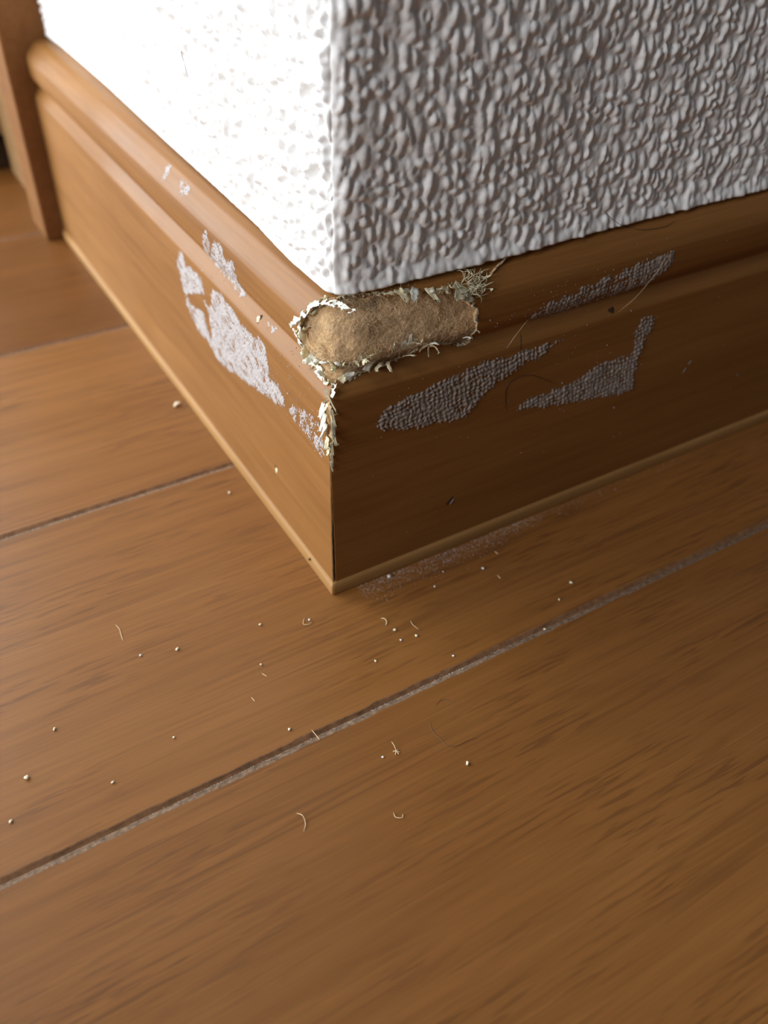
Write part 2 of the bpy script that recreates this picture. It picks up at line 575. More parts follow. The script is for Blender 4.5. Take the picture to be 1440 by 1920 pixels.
# ------------------------------------------------------------------ exposed fibreboard core at the corner
def CP(w, v, lift=0.0):
    """core surface: w < 0 on the left board, w > 0 on the right; the corner is worn round"""
    w, v = np.broadcast_arrays(np.asarray(w, float), np.asarray(v, float))
    o, z, no, nz = prof(v)
    depth = 0.62 - lift
    oi = o - no * depth
    zi = z - nz * depth
    oi = oi + 1.3 * smooth(49.8, 56.0, z) * (1 - smooth(58.2, 60.2, z)) * smooth(-16, -9, -np.abs(w) * (w < 0)) * smooth(-31.5, -27.5, -np.abs(w))
    R = 0.4 + 6.8 * smooth(45.5, 50.0, z) * (1 - 0.8 * smooth(57.5, 60.2, z)) 
    lim = R + oi
    th = np.clip(w / lim, -1, 1) * math.pi / 4           # -45..45 deg about the diagonal
    c = oi + R
    ang = math.pi * 1.25 + th                             # direction from fillet centre
    fx = c + R * np.cos(ang); fy = c + R * np.sin(ang)
    x = np.where(w >= lim, w, np.where(w <= -lim, oi, fx))
    y = np.where(w >= lim, oi, np.where(w <= -lim, -w, fy))
    return np.stack([x, y, zi], -1)


for side in 'RL':
    w = np.arange(0, 35, 0.28) if side == 'R' else np.arange(-15.5, 0.01, 0.28)
    if side == 'L': w = np.append(w[w < -0.05], 0.0)
    v = np.arange(29, 66, 0.28)
    W, V = np.meshgrid(w, v, indexing='ij')
    bumps = (vnoise(W * 0.45 + 20, V * 0.45) - 0.5) * 0.40 + (vnoise(W * 1.8, V * 1.8 + 50) - 0.5) * 0.12 + (vnoise(W * 4, V * 4) - 0.5) * 0.10
    bumps = bumps * np.where(V < 46.5, 0.3, 1.0)
    P = CP(W, V, bumps)
    near = np.zeros(W.shape, bool)
    # keep only what lies under or next to the torn opening
    U = np.abs(W)
    open_ = damaged(side, U, V).astype(float)
    near = box_blur(open_, 5) > 0.002
    kf = near[:-1, :-1] | near[1:, 1:]
    Pc, f = compact(P, grid_faces(len(w), len(v), kf))
    core = mesh_obj('exposed_core', Pc, f, M_CORE, BB[side])
    core['label'] = 'bare tan fibreboard where the veneer is torn away'
    # loose fibres standing on the core
    cnt = 3600 if side == 'R' else 1000
    VV, FF = [], []
    base = 0
    tries = 0
    while cnt and tries < 20000:
        tries += 1
        ww = rnd.uniform(0, 31) if side == 'R' else -rnd.uniform(0, 12)
        vv_ = rnd.uniform(47, 64)
        if not bool(damaged(side, np.array([abs(ww)]), np.array([vv_]))[0]):
            continue
        cnt -= 1
        p0 = CP(ww, vv_, 0.0)
        du = CP(ww + 0.3, vv_) - CP(ww - 0.3, vv_); dv = CP(ww, vv_ + 0.3) - CP(ww, vv_ - 0.3)
        n = np.cross(du, dv); n /= np.linalg.norm(n) + 1e-9
        a = rnd.uniform(0, 2 * math.pi)
        t = du / np.linalg.norm(du) * math.cos(a) + dv / (np.linalg.norm(dv) + 1e-9) * math.sin(a)
        L = rnd.uniform(0.5, 2.1); h = rnd.uniform(0.08, 0.5); side_t = np.cross(n, t) * rnd.uniform(-0.6, 0.6)
        pts_ = [p0 + t * L * q + n * h * math.sin(q * math.pi * rnd.uniform(0.6, 1.0)) + side_t * q * q for q in (0, 0.33, 0.66, 1)]
        tv, tf = tube(pts_, rnd.uniform(0.014, 0.030), 3)
        VV.append(tv); FF += [tuple(i + base for i in q) for q in tf]; base += len(tv)
    fz = mesh_obj('fibre_fuzz', np.vstack(VV), FF, M_FUZZ, core)
    fz['kind'] = 'stuff'


# ------------------------------------------------------------------ torn paper flakes round the opening
def flake(side, u, v, direction, L, W, curl, mat=None, lift=0.12, thin=0.5, seed=0, name='paper_flake', on_core=False):
    """a small curled scrap of torn paper rooted on the surface at (u, v); direction in degrees within the surface (0 = along u, 90 = up)"""
    r = random.Random(seed * 7919 + int(u * 91) + int(v * 13))
    if on_core:
        w = u if side == 'R' else -u
        p0 = CP(w, v, 0.3)
        du = CP(w + 0.3, v) - CP(w - 0.3, v); dv = CP(w, v + 0.3) - CP(w, v - 0.3)
        if side == 'L': du = -du
        n = np.cross(du, dv) * (1 if side == 'R' else -1)
    else:
        p0 = SP(side, u, v, lift)
        du = SP(side, u + 0.3, v) - SP(side, u - 0.3, v); dv = SP(side, u, v + 0.3) - SP(side, u, v - 0.3)
        n = SN(side, v)
    du = du / np.linalg.norm(du); dv = dv / (np.linalg.norm(dv) + 1e-9); n = n / np.linalg.norm(n)
    a = math.radians(direction)
    t = du * math.cos(a) + dv * math.sin(a)
    b = np.cross(n, t)
    nl, nw = 7, 5
    V = []
    ang = math.radians(r.uniform(5, 30))
    pos = np.array(p0); d = t.copy()
    twist = r.uniform(-0.6, 0.6)
    cents = []
    for i in range(nl):
        cents.append((pos.copy(), ang))
        dirv = t * math.cos(ang) + n * math.sin(ang)
        pos = pos + dirv * (L / (nl - 1))
        ang += curl / (nl - 1) * r.uniform(0.5, 1.5)
    for i in range(nl):
        q = i / (nl - 1)
        c, an = cents[i]
        nn = n * math.cos(an) - t * math.sin(an)
        wid = W * (1 - thin * q ** 1.5) * r.uniform(0.75, 1.15)
        bb = b * math.cos(twist * q) + nn * math.sin(twist * q)
        for j in range(nw):
            e = (j / (nw - 1) - 0.5)
            edge = r.uniform(-0.12, 0.12) * L * (q if i == nl - 1 else 0.3)
            V.append(c + bb * (e * wid + r.uniform(-.05, .05) * W) + nn * (0.22 * wid * (4 * e * e - 0.5) * (0.4 + q) + r.uniform(-0.05, 0.05) * W) + t * edge * (1 if i else 0))
    # give the scrap a real, small thickness
    V = np.array(V)
    T = V - n * 0.05
    f = grid_faces(nl, nw)
    N = len(V)
    F = [tuple(x) for x in f] + [tuple(x[::-1] + N) for x in f]
    loop = [i * nw for i in range(nl)] + [(nl - 1) * nw + j for j in range(1, nw)] + [i * nw + nw - 1 for i in range(nl - 2, -1, -1)] + [j for j in range(nw - 2, 0, -1)]
    for a_, b_ in zip(loop, loop[1:] + loop[:1]):
        F.append((b_, a_, a_ + N, b_ + N))
    return mesh_obj(name, np.vstack([V, T]), F, mat or M_PAPER, BB[side])


def paper_layer(side):
    """the pale paper backing that shows as a ragged band inside the torn veneer edge"""
    st = 0.16
    u = np.arange(0.3, 33 if side == 'R' else 15, st); v = np.arange(45.5, 65.5, st)
    U, V = np.meshgrid(u, v, indexing='ij')
    d = damaged(side, U, V).astype(float)
    soft = box_blur(d, 4)
    n = vnoise(U * 0.55 + 13, V * 0.55 + 4) * 0.6 + vnoise(U * 2.2, V * 2.2 + 44) * 0.4
    if side == 'L':
        lim = 0.50 + 0.95 * n
    else:
        lim = 0.05 + 1.15 * n
    hole = vnoise(U * 1.6 + 70, V * 1.6) > 0.80
    keep = (soft > 0.30) & (soft < np.clip(lim, 0, 0.985)) & ~hole
    lift = -0.08 + 0.55 * (n - 0.45) + 0.35 * smooth(0.4, 0.9, soft) * (vnoise(U * 1.3, V * 1.3 + 90) - 0.35)
    P = SP(side, U, V, 0.0)
    o, z, no, nz = prof(V)
    N = np.stack([0 * no, no, nz] if side == 'R' else [no, 0 * no, nz], -1)
    P = P + N * np.maximum(lift, -0.3)[..., None]
    kf = keep[:-1, :-1] & keep[1:, 1:] & keep[1:, :-1] & keep[:-1, 1:]
    Pc, f = compact(P, grid_faces(len(u), len(v), kf, flip=(side == 'L')))
    o_ = mesh_obj('torn_paper_layer', Pc, f, M_PAPER_W if side == 'L' else M_PAPER, BB[side])
    o_['label'] = 'ragged pale paper backing of the torn veneer'


paper_layer('L')
paper_layer('R')


def paper_fringe(u0, u1, vbase, wmax):
    """torn paper still clinging to the lower lip of the bare core"""
    st = 0.16
    u = np.arange(u0, u1, st); q = np.arange(0, 1.001, 0.1)
    U, Q = np.meshgrid(u, q, indexing='ij')
    wid = wmax * np.clip(vnoise(U * 0.42 + 3, 0 * U + 8) * 1.5 - 0.28, 0.0, 1.2) * (0.75 + 0.5 * vnoise(U * 2.4, 0 * U + 2))
    V = vbase(U) + Q * wid
    lift = 0.10 + Q * (vnoise(U * 0.9 + 5, 0 * U) - 0.25) * 0.9 + (vnoise(U * 2.5, Q * 3) - 0.5) * 0.15
    P = CP(U, V, lift)
    keep = (wid > 0.12) & ~((vnoise(U * 1.9 + 40, Q * 1.3) > 0.83) & (Q > 0.3))
    kf = keep[:-1, :-1] & keep[1:, 1:]
    Pc, f = compact(P, grid_faces(len(u), len(q), kf))
    o_ = mesh_obj('torn_paper_layer', Pc, f, M_PAPER_W, bb_r)
    o_['label'] = 'ragged pale paper along the lower lip of the bare patch'


paper_fringe(0.2, 21.5, lambda U: 49.6 + 0.05 * U, 2.4)


def along(side, pts, n, inward, Lr, Wr, mats, seed, spread=35, on_core=False):
    p = spline([(x, y, 0) for x, y in pts], 200)
    for k in range(n):
        if rnd.random() < 0.25: continue
        big = rnd.choice([0.6, 0.8, 1.0, 1.5])
        q = p[min(199, int((k + rnd.uniform(0.1, 0.9)) / n * 199))]
        ang = inward + rnd.uniform(-spread, spread)
        flake(side, q[0], q[1], ang, rnd.uniform(*Lr) * big, rnd.uniform(*Wr) * big, rnd.uniform(0.4, 2.2), rnd.choice(mats), lift=rnd.uniform(0.0, 0.15), seed=seed + k, on_core=on_core)


PM = [M_PAPER, M_PAPER, M_PAPER_W]
# left rim (tall, running over the rounded nose), bottom-left scraps, bottom edge, right end, top edge
along('L', [(11.3, 48.5), (11.3, 52), (10.8, 55.5), (10.0, 58), (8.6, 60.3), (6.4, 62.2)], 8, 200, (0.6, 1.5), (0.7, 1.7), PM, 100, 60)
along('L', [(11.0, 48.2), (8.5, 47.0), (5.5, 46.7), (2.9, 46.8)], 7, 110, (0.9, 2.3), (0.9, 2.2), [M_PAPER_W, M_PAPER], 200, 45)
along('L', [(9.8, 50.0), (9.8, 53), (9.4, 56), (8.6, 58.4), (7.0, 60.2)], 6, 180, (0.9, 2.0), (1.0, 2.2), PM, 130, 70, True)
along('L', [(8.5, 49.8), (6.0, 49.6), (3.4, 49.6), (1.0, 49.8)], 6, 100, (1.2, 2.8), (1.2, 2.4), [M_PAPER_W, M_PAPER], 230, 60, True)
along('R', [(0.6, 50.4), (3.5, 50.6), (6.5, 50.8), (10, 51.2)], 8, 90, (1.2, 3.2), (1.0, 2.4), [M_PAPER_W, M_PAPER], 330, 70, True)
along('R', [(10, 51.2), (14, 51.4), (18, 51.8), (21, 52.4)], 5, 100, (0.8, 2.4), (0.5, 1.4), PM, 360, 80, True)
along('R', [(2.7, 47.2), (5.5, 47.4), (8.5, 47.7), (11.5, 48.0)], 7, 85, (1.0, 2.6), (0.8, 2.0), [M_PAPER_W, M_PAPER], 300, 60)
along('R', [(11.5, 48.0), (15, 48.7), (18.5, 49.6), (20.5, 50.6)], 5, 95, (0.7, 2.0), (0.4, 1.1), PM, 400, 70)
along('R', [(23.5, 49), (26, 48), (28.5, 47.7), (30, 49), (29.7, 52), (29.0, 55)], 5, 150, (0.5, 1.1), (0.4, 1.0), PM, 500, 70)
along('R', [(28.6, 55.6), (27.5, 57.5), (26.7, 59.2), (26.2, 60.5)], 6, 190, (0.8, 1.8), (0.8, 1.8), PM, 600, 50)
along('R', [(25.5, 60.4), (23, 60.4), (20.4, 60.7), (17.5, 61.3), (15.5, 61.8)], 6, 262, (1.0, 2.4), (0.8, 1.8), PM, 700, 60)
along('R', [(14, 62.0), (11, 62.7), (7.5, 63.3)], 2, 265, (0.4, 0.9), (0.3, 0.7), [M_SHRED_DARK, M_PAPER], 800, 60)
# single large scraps that stand out
for a in [('R', 15.6, 62.0, 255, 4.6, 2.2, 0.5, M_PAPER), ('R', 18.4, 61.6, 235, 4.0, 1.5, 0.9, M_PAPER_W), ('R', 20.8, 61.0, 265, 3.4, 1.6, 0.7, M_PAPER), ('R', 26.9, 60.2, 225, 4.4, 3.4, 0.5, M_PAPER), ('R', 28.2, 58.0, 200, 2.6, 2.2, 0.6, M_PAPER),
          ('R', 24.0, 60.3, 200, 3.6, 0.8, 1.0, M_PAPER), ('R', 20.6, 51.0, 100, 2.4, 1.2, 0.7, M_PAPER_W), ('R', 20.2, 50.2, 265, 2.0, 0.35, 0.6, M_PAPER),
          ('R', 27.9, 49.4, 70, 1.7, 1.5, 0.8, M_PAPER_W), ('R', 12.5, 48.8, 120, 4.2, 0.8, 0.6, M_PAPER), ('R', 15.6, 48.8, 60, 2.6, 0.9, 0.9, M_PAPER),
          
          ('L', 10.6, 48.6, 160, 2.6, 1.7, 0.3, M_PAPER_W), ('L', 11.4, 52.2, 95, 2.2, 0.8, 0.2, M_PAPER_W)]:
    flake(a[0], a[1], a[2], a[3], a[4], a[5], a[6], a[7], seed=int(a[1] * 10))
# frayed brush of shreds at the far right end of the torn patch
for k in range(16):
    u = rnd.uniform(27.6, 32.0); v = 60.6 - abs(u - 30.5) * 0.35 + rnd.uniform(-2.6, 1.0)
    flake('R', u, v, rnd.choice([60, 120, 20, 160, 90]) + rnd.uniform(-30, 30), rnd.uniform(0.7, 2.2), rnd.uniform(0.2, 0.6), rnd.uniform(0.4, 2.4),
          rnd.choice([M_PAPER, M_SHRED_DARK, M_PAPER]), lift=rnd.uniform(0, 0.4), thin=0.8, seed=900 + k)
FV, FF_, FB = [], [], 0
for k in range(70):
    u0 = rnd.uniform(26.8, 30.5); v0 = rnd.uniform(57.2, 61.3)
    a0 = math.radians(rnd.gauss(35, 45)); L = rnd.uniform(1.2, 3.6); bend = rnd.uniform(-1.5, 1.5); hh = rnd.uniform(0.1, 0.9)
    pts = []
    for q in (0, 0.25, 0.5, 0.75, 1):
        aa = a0 + bend * q
        pts.append(SP('R', u0 + L * q * math.cos(aa), v0 + L * q * math.sin(aa) * 0.6, 0.05 + hh * math.sin(q * 2.4))[()])
    tv, tf = tube(pts, rnd.uniform(0.035, 0.10), 4)
    FV.append(tv); FF_ += [tuple(i + FB for i in q) for q in tf]; FB += len(tv)
fr = mesh_obj('frayed_fibre', np.vstack(FV), FF_, M_PAPER, bb_r)
fr['kind'] = 'stuff'
for k in range(5):
    flake('R', 33.0 + k * 0.9, 60.6 + k * 0.45, 25 + rnd.uniform(-15, 15), 1.6, 0.45, 0.5, M_SHRED_DARK, lift=0.05, seed=950 + k)
# torn paper along the vertical corner under the patch
for k, (u, v, ang, L, W, m) in enumerate([(2.4, 43.4, 265, 3.0, 1.3, M_PAPER_W), (1.9, 41.5, 262, 3.2, 1.5, M_PAPER_W), (1.6, 39.6, 268, 2.8, 1.3, M_PAPER_W), (2.8, 39.0, 215, 1.1, 0.6, M_PAPER),
                                          (1.2, 37.0, 265, 2.2, 1.0, M_PAPER), (0.9, 35.2, 270, 1.8, 0.8, M_PAPER), (2.0, 36.2, 250, 1.6, 0.5, M_PAPER), (1.0, 44.0, 275, 1.8, 0.7, M_PAPER)]):
    flake('L', u, v, ang, L, W, 0.35, m, lift=-0.05, seed=40 + k)
for k, (u, v, ang, L, W, m) in enumerate([(0.75, 45.6, 268, 3.2, 0.35, M_PAPER), (0.95, 43.0, 268, 3.0, 0.7, M_PAPER), (1.25, 40.6, 262, 2.8, 0.9, M_PAPER_W), (1.15, 38.6, 272, 2.6, 0.8, M_PAPER),
                                          (0.85, 36.4, 270, 2.6, 0.6, M_PAPER), (0.75, 34.2, 270, 2.4, 0.5, M_PAPER), (0.65, 32.4, 272, 2.0, 0.4, M_PAPER), (1.4, 41.8, 30, 0.7, 0.25, M_PAPER), (1.3, 35.6, 20, 0.9, 0.25, M_PAPER)]):
    flake('R', u, v, ang, L, W, 0.3, m, lift=0.05, seed=70 + k)

# ------------------------------------------------------------------ cloth tape residue on both boards
RES_L1 = [(69.0, 43.96), (66.6, 44.2), (65.4, 41.8), (61.2, 43.24), (56.55, 42.64), (55.8, 40.48), (55.65, 37.95), (53.1, 37.59), (50.7, 43.0), (46.2, 43.6), (41.4, 43.0), (37.95, 42.52), (34.65, 41.68), (30.9, 42.16), (26.4, 43.36), (25.05, 42.04), (24.9, 39.04), (24.3, 35.55), (20.55, 36.87), (18.0, 34.83), (19.05, 33.15), (24.15, 30.99), (28.5, 30.27), (36.6, 28.47), (47.25, 25.7), (52.65, 25.22), (56.7, 27.14), (61.2, 27.26), (66.6, 28.23), (68.25, 30.75), (69.3, 33.39), (70.65, 36.63), (71.85, 39.88)]
GAP_L1 = [(67.05, 34.35), (56.7, 38.8), (56.55, 36.75), (54.45, 34.47), (54.6, 29.43), (55.6, 29.07), (56.6, 32.67), (57.6, 34.4), (66.15, 32.43)]
RES_L2 = [(51.45, 56.63), (50.4, 56.99), (48.75, 53.79), (54.6, 47.45), (56.55, 46.59)]
RES_L2b = [(46.35, 55.67), (43.2, 56.87), (41.25, 54.17), (37.2, 55.54), (36.45, 52.68), (35.4, 51.08), (37.95, 46.59), (40.5, 46.47), (43.65, 47.21), (49.2, 47.21), (53.1, 47.73)]
RES_L3 = [(77.7, 61.32), (75.75, 61.69), (73.65, 59.83), (73.95, 57.97), (75.9, 57.35), (76.2, 59.34)]
RES_L4 = [(70.2, 60.83), (66.9, 61.45), (63.3, 60.83), (62.1, 58.97), (64.35, 57.85), (69.15, 59.96)]
RES_L5 = [(17.5, 33.2), (15.45, 35.5), (10.05, 38.5), (3.9, 38.4), (2.0, 34.35), (2.2, 30.5), (7.8, 32.2), (14.25, 32.0)]
RES_L6 = [(27.15, 46.34), (25.2, 46.96), (22.05, 47.87), (21.75, 47.33), (23.7, 46.34), (26.55, 46.1)]
RES_R1 = [(41.85, 47.73), (42.15, 51.94), (46.2, 52.92), (52.5, 53.92), (60.45, 54.79), (69.9, 56.03), (74.85, 56.39), (75.45, 54.29), (73.05, 51.2), (70.8, 48.84), (63.6, 48.74), (56.1, 48.4), (49.95, 48.2), (43.2, 47.9)]
RES_R1B = [(71.4, 58.59), (75.75, 59.96), (75.0, 58.72), (72.45, 58.22)]
RES_R2 = [(9.75, 37.59), (11.1, 39.4), (15.3, 40.96), (24.0, 42.28), (33.0, 43.12), (42.6, 42.76), (50.25, 42.76), (45.6, 40.72), (38.1, 38.68), (32.55, 36.15), (30.3, 33.15), (27.9, 31.71), (20.4, 33.27), (15.6, 33.75), (10.35, 35.55)]
RES_R3 = [(39.9, 29.91), (44.4, 31.71), (52.8, 31.71), (61.5, 34.23), (65.85, 34.95), (69.9, 33.75), (68.7, 39.88), (69.75, 42.64), (73.95, 42.28), (74.4, 39.64), (72.45, 35.67), (71.55, 31.95), (72.3, 27.75), (72.0, 24.38), (64.35, 25.46), (55.05, 27.02), (44.85, 28.71)]


def residue(side, poly, thr, mat, pitch=0.8, ang=0.0, wv=0.35, nz_=0.5, step=0.14, height=0.14, gap=None, label=None, streak=0.0):
    p = np.array(poly)
    u = np.arange(p[:, 0].min() - 0.8, p[:, 0].max() + 0.8, step)
    v = np.arange(p[:, 1].min() - 0.8, p[:, 1].max() + 0.8, step)
    U, V = np.meshgrid(u, v, indexing='ij')
    m = in_poly(U + (vnoise(U * 1.5, V * 1.5 + 3) - 0.5) * 0.9, V + (vnoise(U * 1.5 + 9, V * 1.5) - 0.5) * 0.9, poly)
    if gap is not None: m &= ~in_poly(U, V, gap)
    soft = box_blur(m.astype(float), 3)
    ca, sa = math.cos(math.radians(ang)), math.sin(math.radians(ang))
    A = U * ca + V * sa; B = -U * sa + V * ca
    A = A + (vnoise(U * 0.8 + 5, V * 0.8) - 0.5) * 0.8; B = B + (vnoise(U * 0.8, V * 0.8 + 8) - 0.5) * 0.8
    pat = np.cos(2 * math.pi * A / pitch) * 0.5 + np.cos(2 * math.pi * B / pitch) * 0.5
    n1 = vnoise(U * 0.7 + 60, V * 0.7); n2 = vnoise(U * 3.1, V * 3.1 + 30)
    val = soft * 1.0 + wv * pat * 0.5 + nz_ * (n1 * 0.55 + n2 * 0.45 - 0.5) - thr
    if streak: val -= streak * (vnoise(A * 0.5, B * 4.5) > 0.62)
    hgt = np.clip(0.02 + height * np.clip(val, 0, 0.6) * (0.6 + 0.8 * n2) + 0.03 * pat, 0.012, 0.4)
    P = SP(side, U, V, 0.0)
    o, z, no, nz2 = prof(V)
    N = np.stack([0 * no, no, nz2] if side == 'R' else [no, 0 * no, nz2], -1)
    P = P + N * hgt[..., None]
    kf = (val[:-1, :-1] + val[1:, 1:] + val[1:, :-1] + val[:-1, 1:]) > 0
    if not kf.any(): return None
    Pc, f = compact(P, grid_faces(len(u), len(v), kf, flip=(side == 'L')))
    o_ = mesh_obj('tape_residue', Pc, f, mat, BB[side])
    if label: o_['label'] = label
    return o_


residue('L', RES_L1, 0.60, M_RESIDUE, 0.72, 24, 0.75, 1.0, gap=GAP_L1, label='large whitish woven print of old tape', streak=0.45)
residue('L', RES_L2, 0.66, M_RESIDUE, 0.72, 24, 0.8, 1.2, streak=0.3)
residue('L', RES_L2b, 0.66, M_RESIDUE, 0.72, 24, 0.8, 1.2, streak=0.45)
residue('L', RES_L3, 0.76, M_RESIDUE, 0.7, 24, 0.9, 1.5)
residue('L', RES_L4, 0.92, M_RESIDUE, 0.7, 24, 0.9, 1.5)
residue('L', RES_L5, 1.0, M_RESIDUE, 0.7, 24, 0.6, 1.2)
residue('L', RES_L6, 0.6, M_RESIDUE, 0.7, 24, 0.5, 0.8)
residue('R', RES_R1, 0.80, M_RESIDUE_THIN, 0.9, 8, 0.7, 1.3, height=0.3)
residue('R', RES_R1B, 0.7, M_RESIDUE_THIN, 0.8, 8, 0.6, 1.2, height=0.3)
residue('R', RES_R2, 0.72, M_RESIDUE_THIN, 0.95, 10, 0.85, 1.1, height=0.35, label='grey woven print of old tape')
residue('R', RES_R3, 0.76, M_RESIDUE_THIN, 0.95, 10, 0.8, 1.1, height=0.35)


# ------------------------------------------------------------------ walls: woven-texture wallpaper
DL_Y = [0, 4.7, 13, 20, 30, 45, 60, 78, 100, 125, 150, 170, 190]
DL_X = [4.05, 4.05, 4.0, 4.3, 5.1, 5.55, 5.95, 6.3, 6.9, 7.7, 8.1, 8.2, 7.6]
DR_X = [0, 6, 15, 25, 35, 50, 65, 82, 105, 200, 1500]
DR_Y = [4.9, 4.8, 4.6, 4.4, 4.5, 5.0, 5.2, 5.2, 5.0, 5.0, 5.0]
WALL_TOP = 2400.0
s_l = np.concatenate([[-190.6], np.arange(-190, -0.01, 0.34)])
s_r = np.concatenate([np.arange(0, 236, 0.30), [240, 250, 300, 500, 1500]])
zz = np.concatenate([np.arange(60.55, 178, 0.31), [180, 190, 220, 300, 900, WALL_TOP]])


def wall_bumps(s, z, seed):
    """height field of fused, upright slubs"""
    r = random.Random(seed)
    sf = s[(s > -191) & (s < 237)]
    H = np.zeros((len(s), len(zz)))
    i0 = int(np.argmin(np.abs(s - sf[0])))
    ds = 0.34 if s[0] < 0 else 0.30
    dz = 0.31
    nz = int(np.sum(zz < 178))
    lo, hi = sf[0], sf[-1]
    x = lo - 1
    sx0 = s[1] if s[0] < 0 else s[0]
    while x < hi + 1:
        zc = 59.0 + r.uniform(0, 2)
        while zc < 180:
            hl = r.choice([0.65, 0.85, 1.1, 1.5, 2.0]) * r.uniform(0.8, 1.2)
            hw = r.uniform(0.55, 1.1)
            h = r.uniform(0.35, 0.95) * (1.0 if s[0] >= 0 else 1.35)
            if r.random() < 0.05:
                hl *= 1.5; hw *= 1.9; h = 0.42
            cx = x + r.uniform(-0.5, 0.5); an = math.radians(r.uniform(-22, 22))
            ca, sa = math.cos(an), math.sin(an)
            rad = max(hl, hw) + 0.3
            a0 = max(0, int((cx - rad - sx0) / ds)); a1 = min(len(s), int((cx + rad - sx0) / ds) + 3)
            b0 = max(0, int((zc - rad - 60.55) / dz)); b1 = min(nz, int((zc + rad - 60.55) / dz) + 2)
            if a1 > a0 and b1 > b0:
                X, Z = np.meshgrid(s[a0:a1] - cx, zz[b0:b1] - zc, indexing='ij')
                p = (X * ca + Z * sa) / hw; q = (-X * sa + Z * ca) / hl
                d = p * p + q * q
                hh = h * np.clip(1 - d, 0, 1) ** 0.65
                H[a0:a1, b0:b1] = np.maximum(H[a0:a1, b0:b1], hh)
            zc += hl * 1.55 + r.uniform(0.1, 0.75)
        x += r.uniform(1.35, 1.95)
    X, Z = np.meshgrid(s, zz, indexing='ij')
    H = box_blur(H, 1) * 0.4 + H * 0.6
    # small deep pits between the slubs
    for _ in range(11000 if s[0] < 0 else 1500):
        cx = r.uniform(lo, hi); zc = r.uniform(61.5, 177); rw = r.uniform(0.28, 0.5); rl = rw * r.uniform(1.0, 1.9); dep = r.uniform(0.5, 1.3) * (1.0 if s[0] < 0 else 0.6)
        a0 = max(0, int((cx - 1.2 - sx0) / ds)); a1 = min(len(s), int((cx + 1.2 - sx0) / ds) + 3)
        b0 = max(0, int((zc - 1.2 - 60.55) / dz)); b1 = min(nz, int((zc + 1.2 - 60.55) / dz) + 2)
        if a1 > a0 and b1 > b0:
            XX, ZZ = np.meshgrid(s[a0:a1] - cx, zz[b0:b1] - zc, indexing='ij')
            H[a0:a1, b0:b1] -= dep * np.exp(-((XX / rw) ** 2 + (ZZ / rl) ** 2))
    H += (vnoise(X * 2.6 + 11, Z * 2.6) - 0.5) * 0.16 + (vnoise(X * 6, Z * 6 + 5) - 0.5) * 0.06 + (vnoise(X * 0.22, Z * 0.16) - 0.5) * 0.35
    fade = (1 - smooth(174, 182, Z)) * (1 - smooth(230, 242, X))
    return H * fade


def wall_surface(s, seed, side):
    H = wall_bumps(s, zz, seed)
    S_, Z_ = np.meshgrid(s, zz, indexing='ij')
    wc = np.exp(-(S_ / 1.1) ** 2)
    h0 = 0.25 + 0.5 * (vnoise(Z_ * 0.7 + 2, 0 * Z_ + 6.0) - 0.3)
    H = H * (1 - wc) + h0 * wc
    # pressed, flared lower edge of the paper
    e = Z_ - 60.55
    crease = (vnoise(S_ * 0.9 + 4, 0 * S_ + 2.2) - 0.5)
    if side == 'R':
        fl = smooth(3.0, 0.2, e) * np.clip(np.abs(S_) / 8, 0.25, 1)
        H = H * (1 - 0.65 * fl) + fl * (0.95 + 0.6 * crease)
    else:
        fl = smooth(2.4, 0.3, e)
        H = H * (1 - 0.93 * fl) + fl * 0.35
    R = 3.2
    if side == 'R':
        base = np.interp(S_, DR_X, DR_Y)
        x = S_ + 4.05 - 0.7 * H * wc; y = base - H * (1 - 0.3 * wc) + 0.2
        nx = np.zeros_like(S_); 
    else:
        base = np.interp(-S_, DL_Y, DL_X)
        y = -S_ + 4.9 - 0.7 * H * wc; x = base - H * (1 - 0.3 * wc) + 0.2
    # round the outside corner: points within R of it follow a quarter circle
    a = np.clip(np.abs(S_) / R, 0, 1)
    arc = (1 - a)
    cut = (R * 0.40) * arc ** 2
    if side == 'R':
        y = y + cut; x = x + np.where(np.abs(S_) < R, cut * 0.75 , 0)
    else:
        x = x + cut; y = y + np.where(np.abs(S_) < R, cut * 0.75, 0)
    wob = (vnoise(Z_ * 0.12 + 3, 0 * Z_ + 1.0) - 0.5) * 1.0 * np.exp(-(S_ / 3) ** 2)
    x = x + wob * 0.6
    P = np.stack([x, y, Z_], -1)
    return P


P_r = wall_surface(s_r, 5, 'R')
P_l = wall_surface(s_l, 6, 'L')
mid = (P_r[0] + P_l[-1]) / 2                       # both sheets meet in one line at the corner
P_r[0] = mid
P_l[-1] = mid


def wall_obj(name, P, flip):
    nu, nv, _ = P.shape
    f = grid_faces(nu, nv, flip=flip)
    pts = P.reshape(-1, 3)
    # turn the bottom edge inward so that the paper has a thickness
    bot = P[:, 0, :].copy()
    inn = bot.copy()
    if name == 'wall_right': inn[:, 1] += 6
    else: inn[:, 0] += 6
    base = len(pts)
    pts = np.vstack([pts, inn])
    i = np.arange(nu - 1)
    g = np.stack([i * nv, base + i, base + i + 1, (i + 1) * nv], -1)
    if flip: g = g[:, ::-1]
    return mesh_obj(name, pts, np.vstack([f, g]), M_WALL)


wall_r = wall_obj('wall_right', P_r, False)
wall_l = wall_obj('wall_left', P_l, False)
tag(wall_r, 'shaded off white wall with coarse woven wallpaper relief above the dark baseboard', 'wall', kind='structure')
tag(wall_l, 'brightly lit white wallpapered wall left of the corner', 'wall', kind='structure')


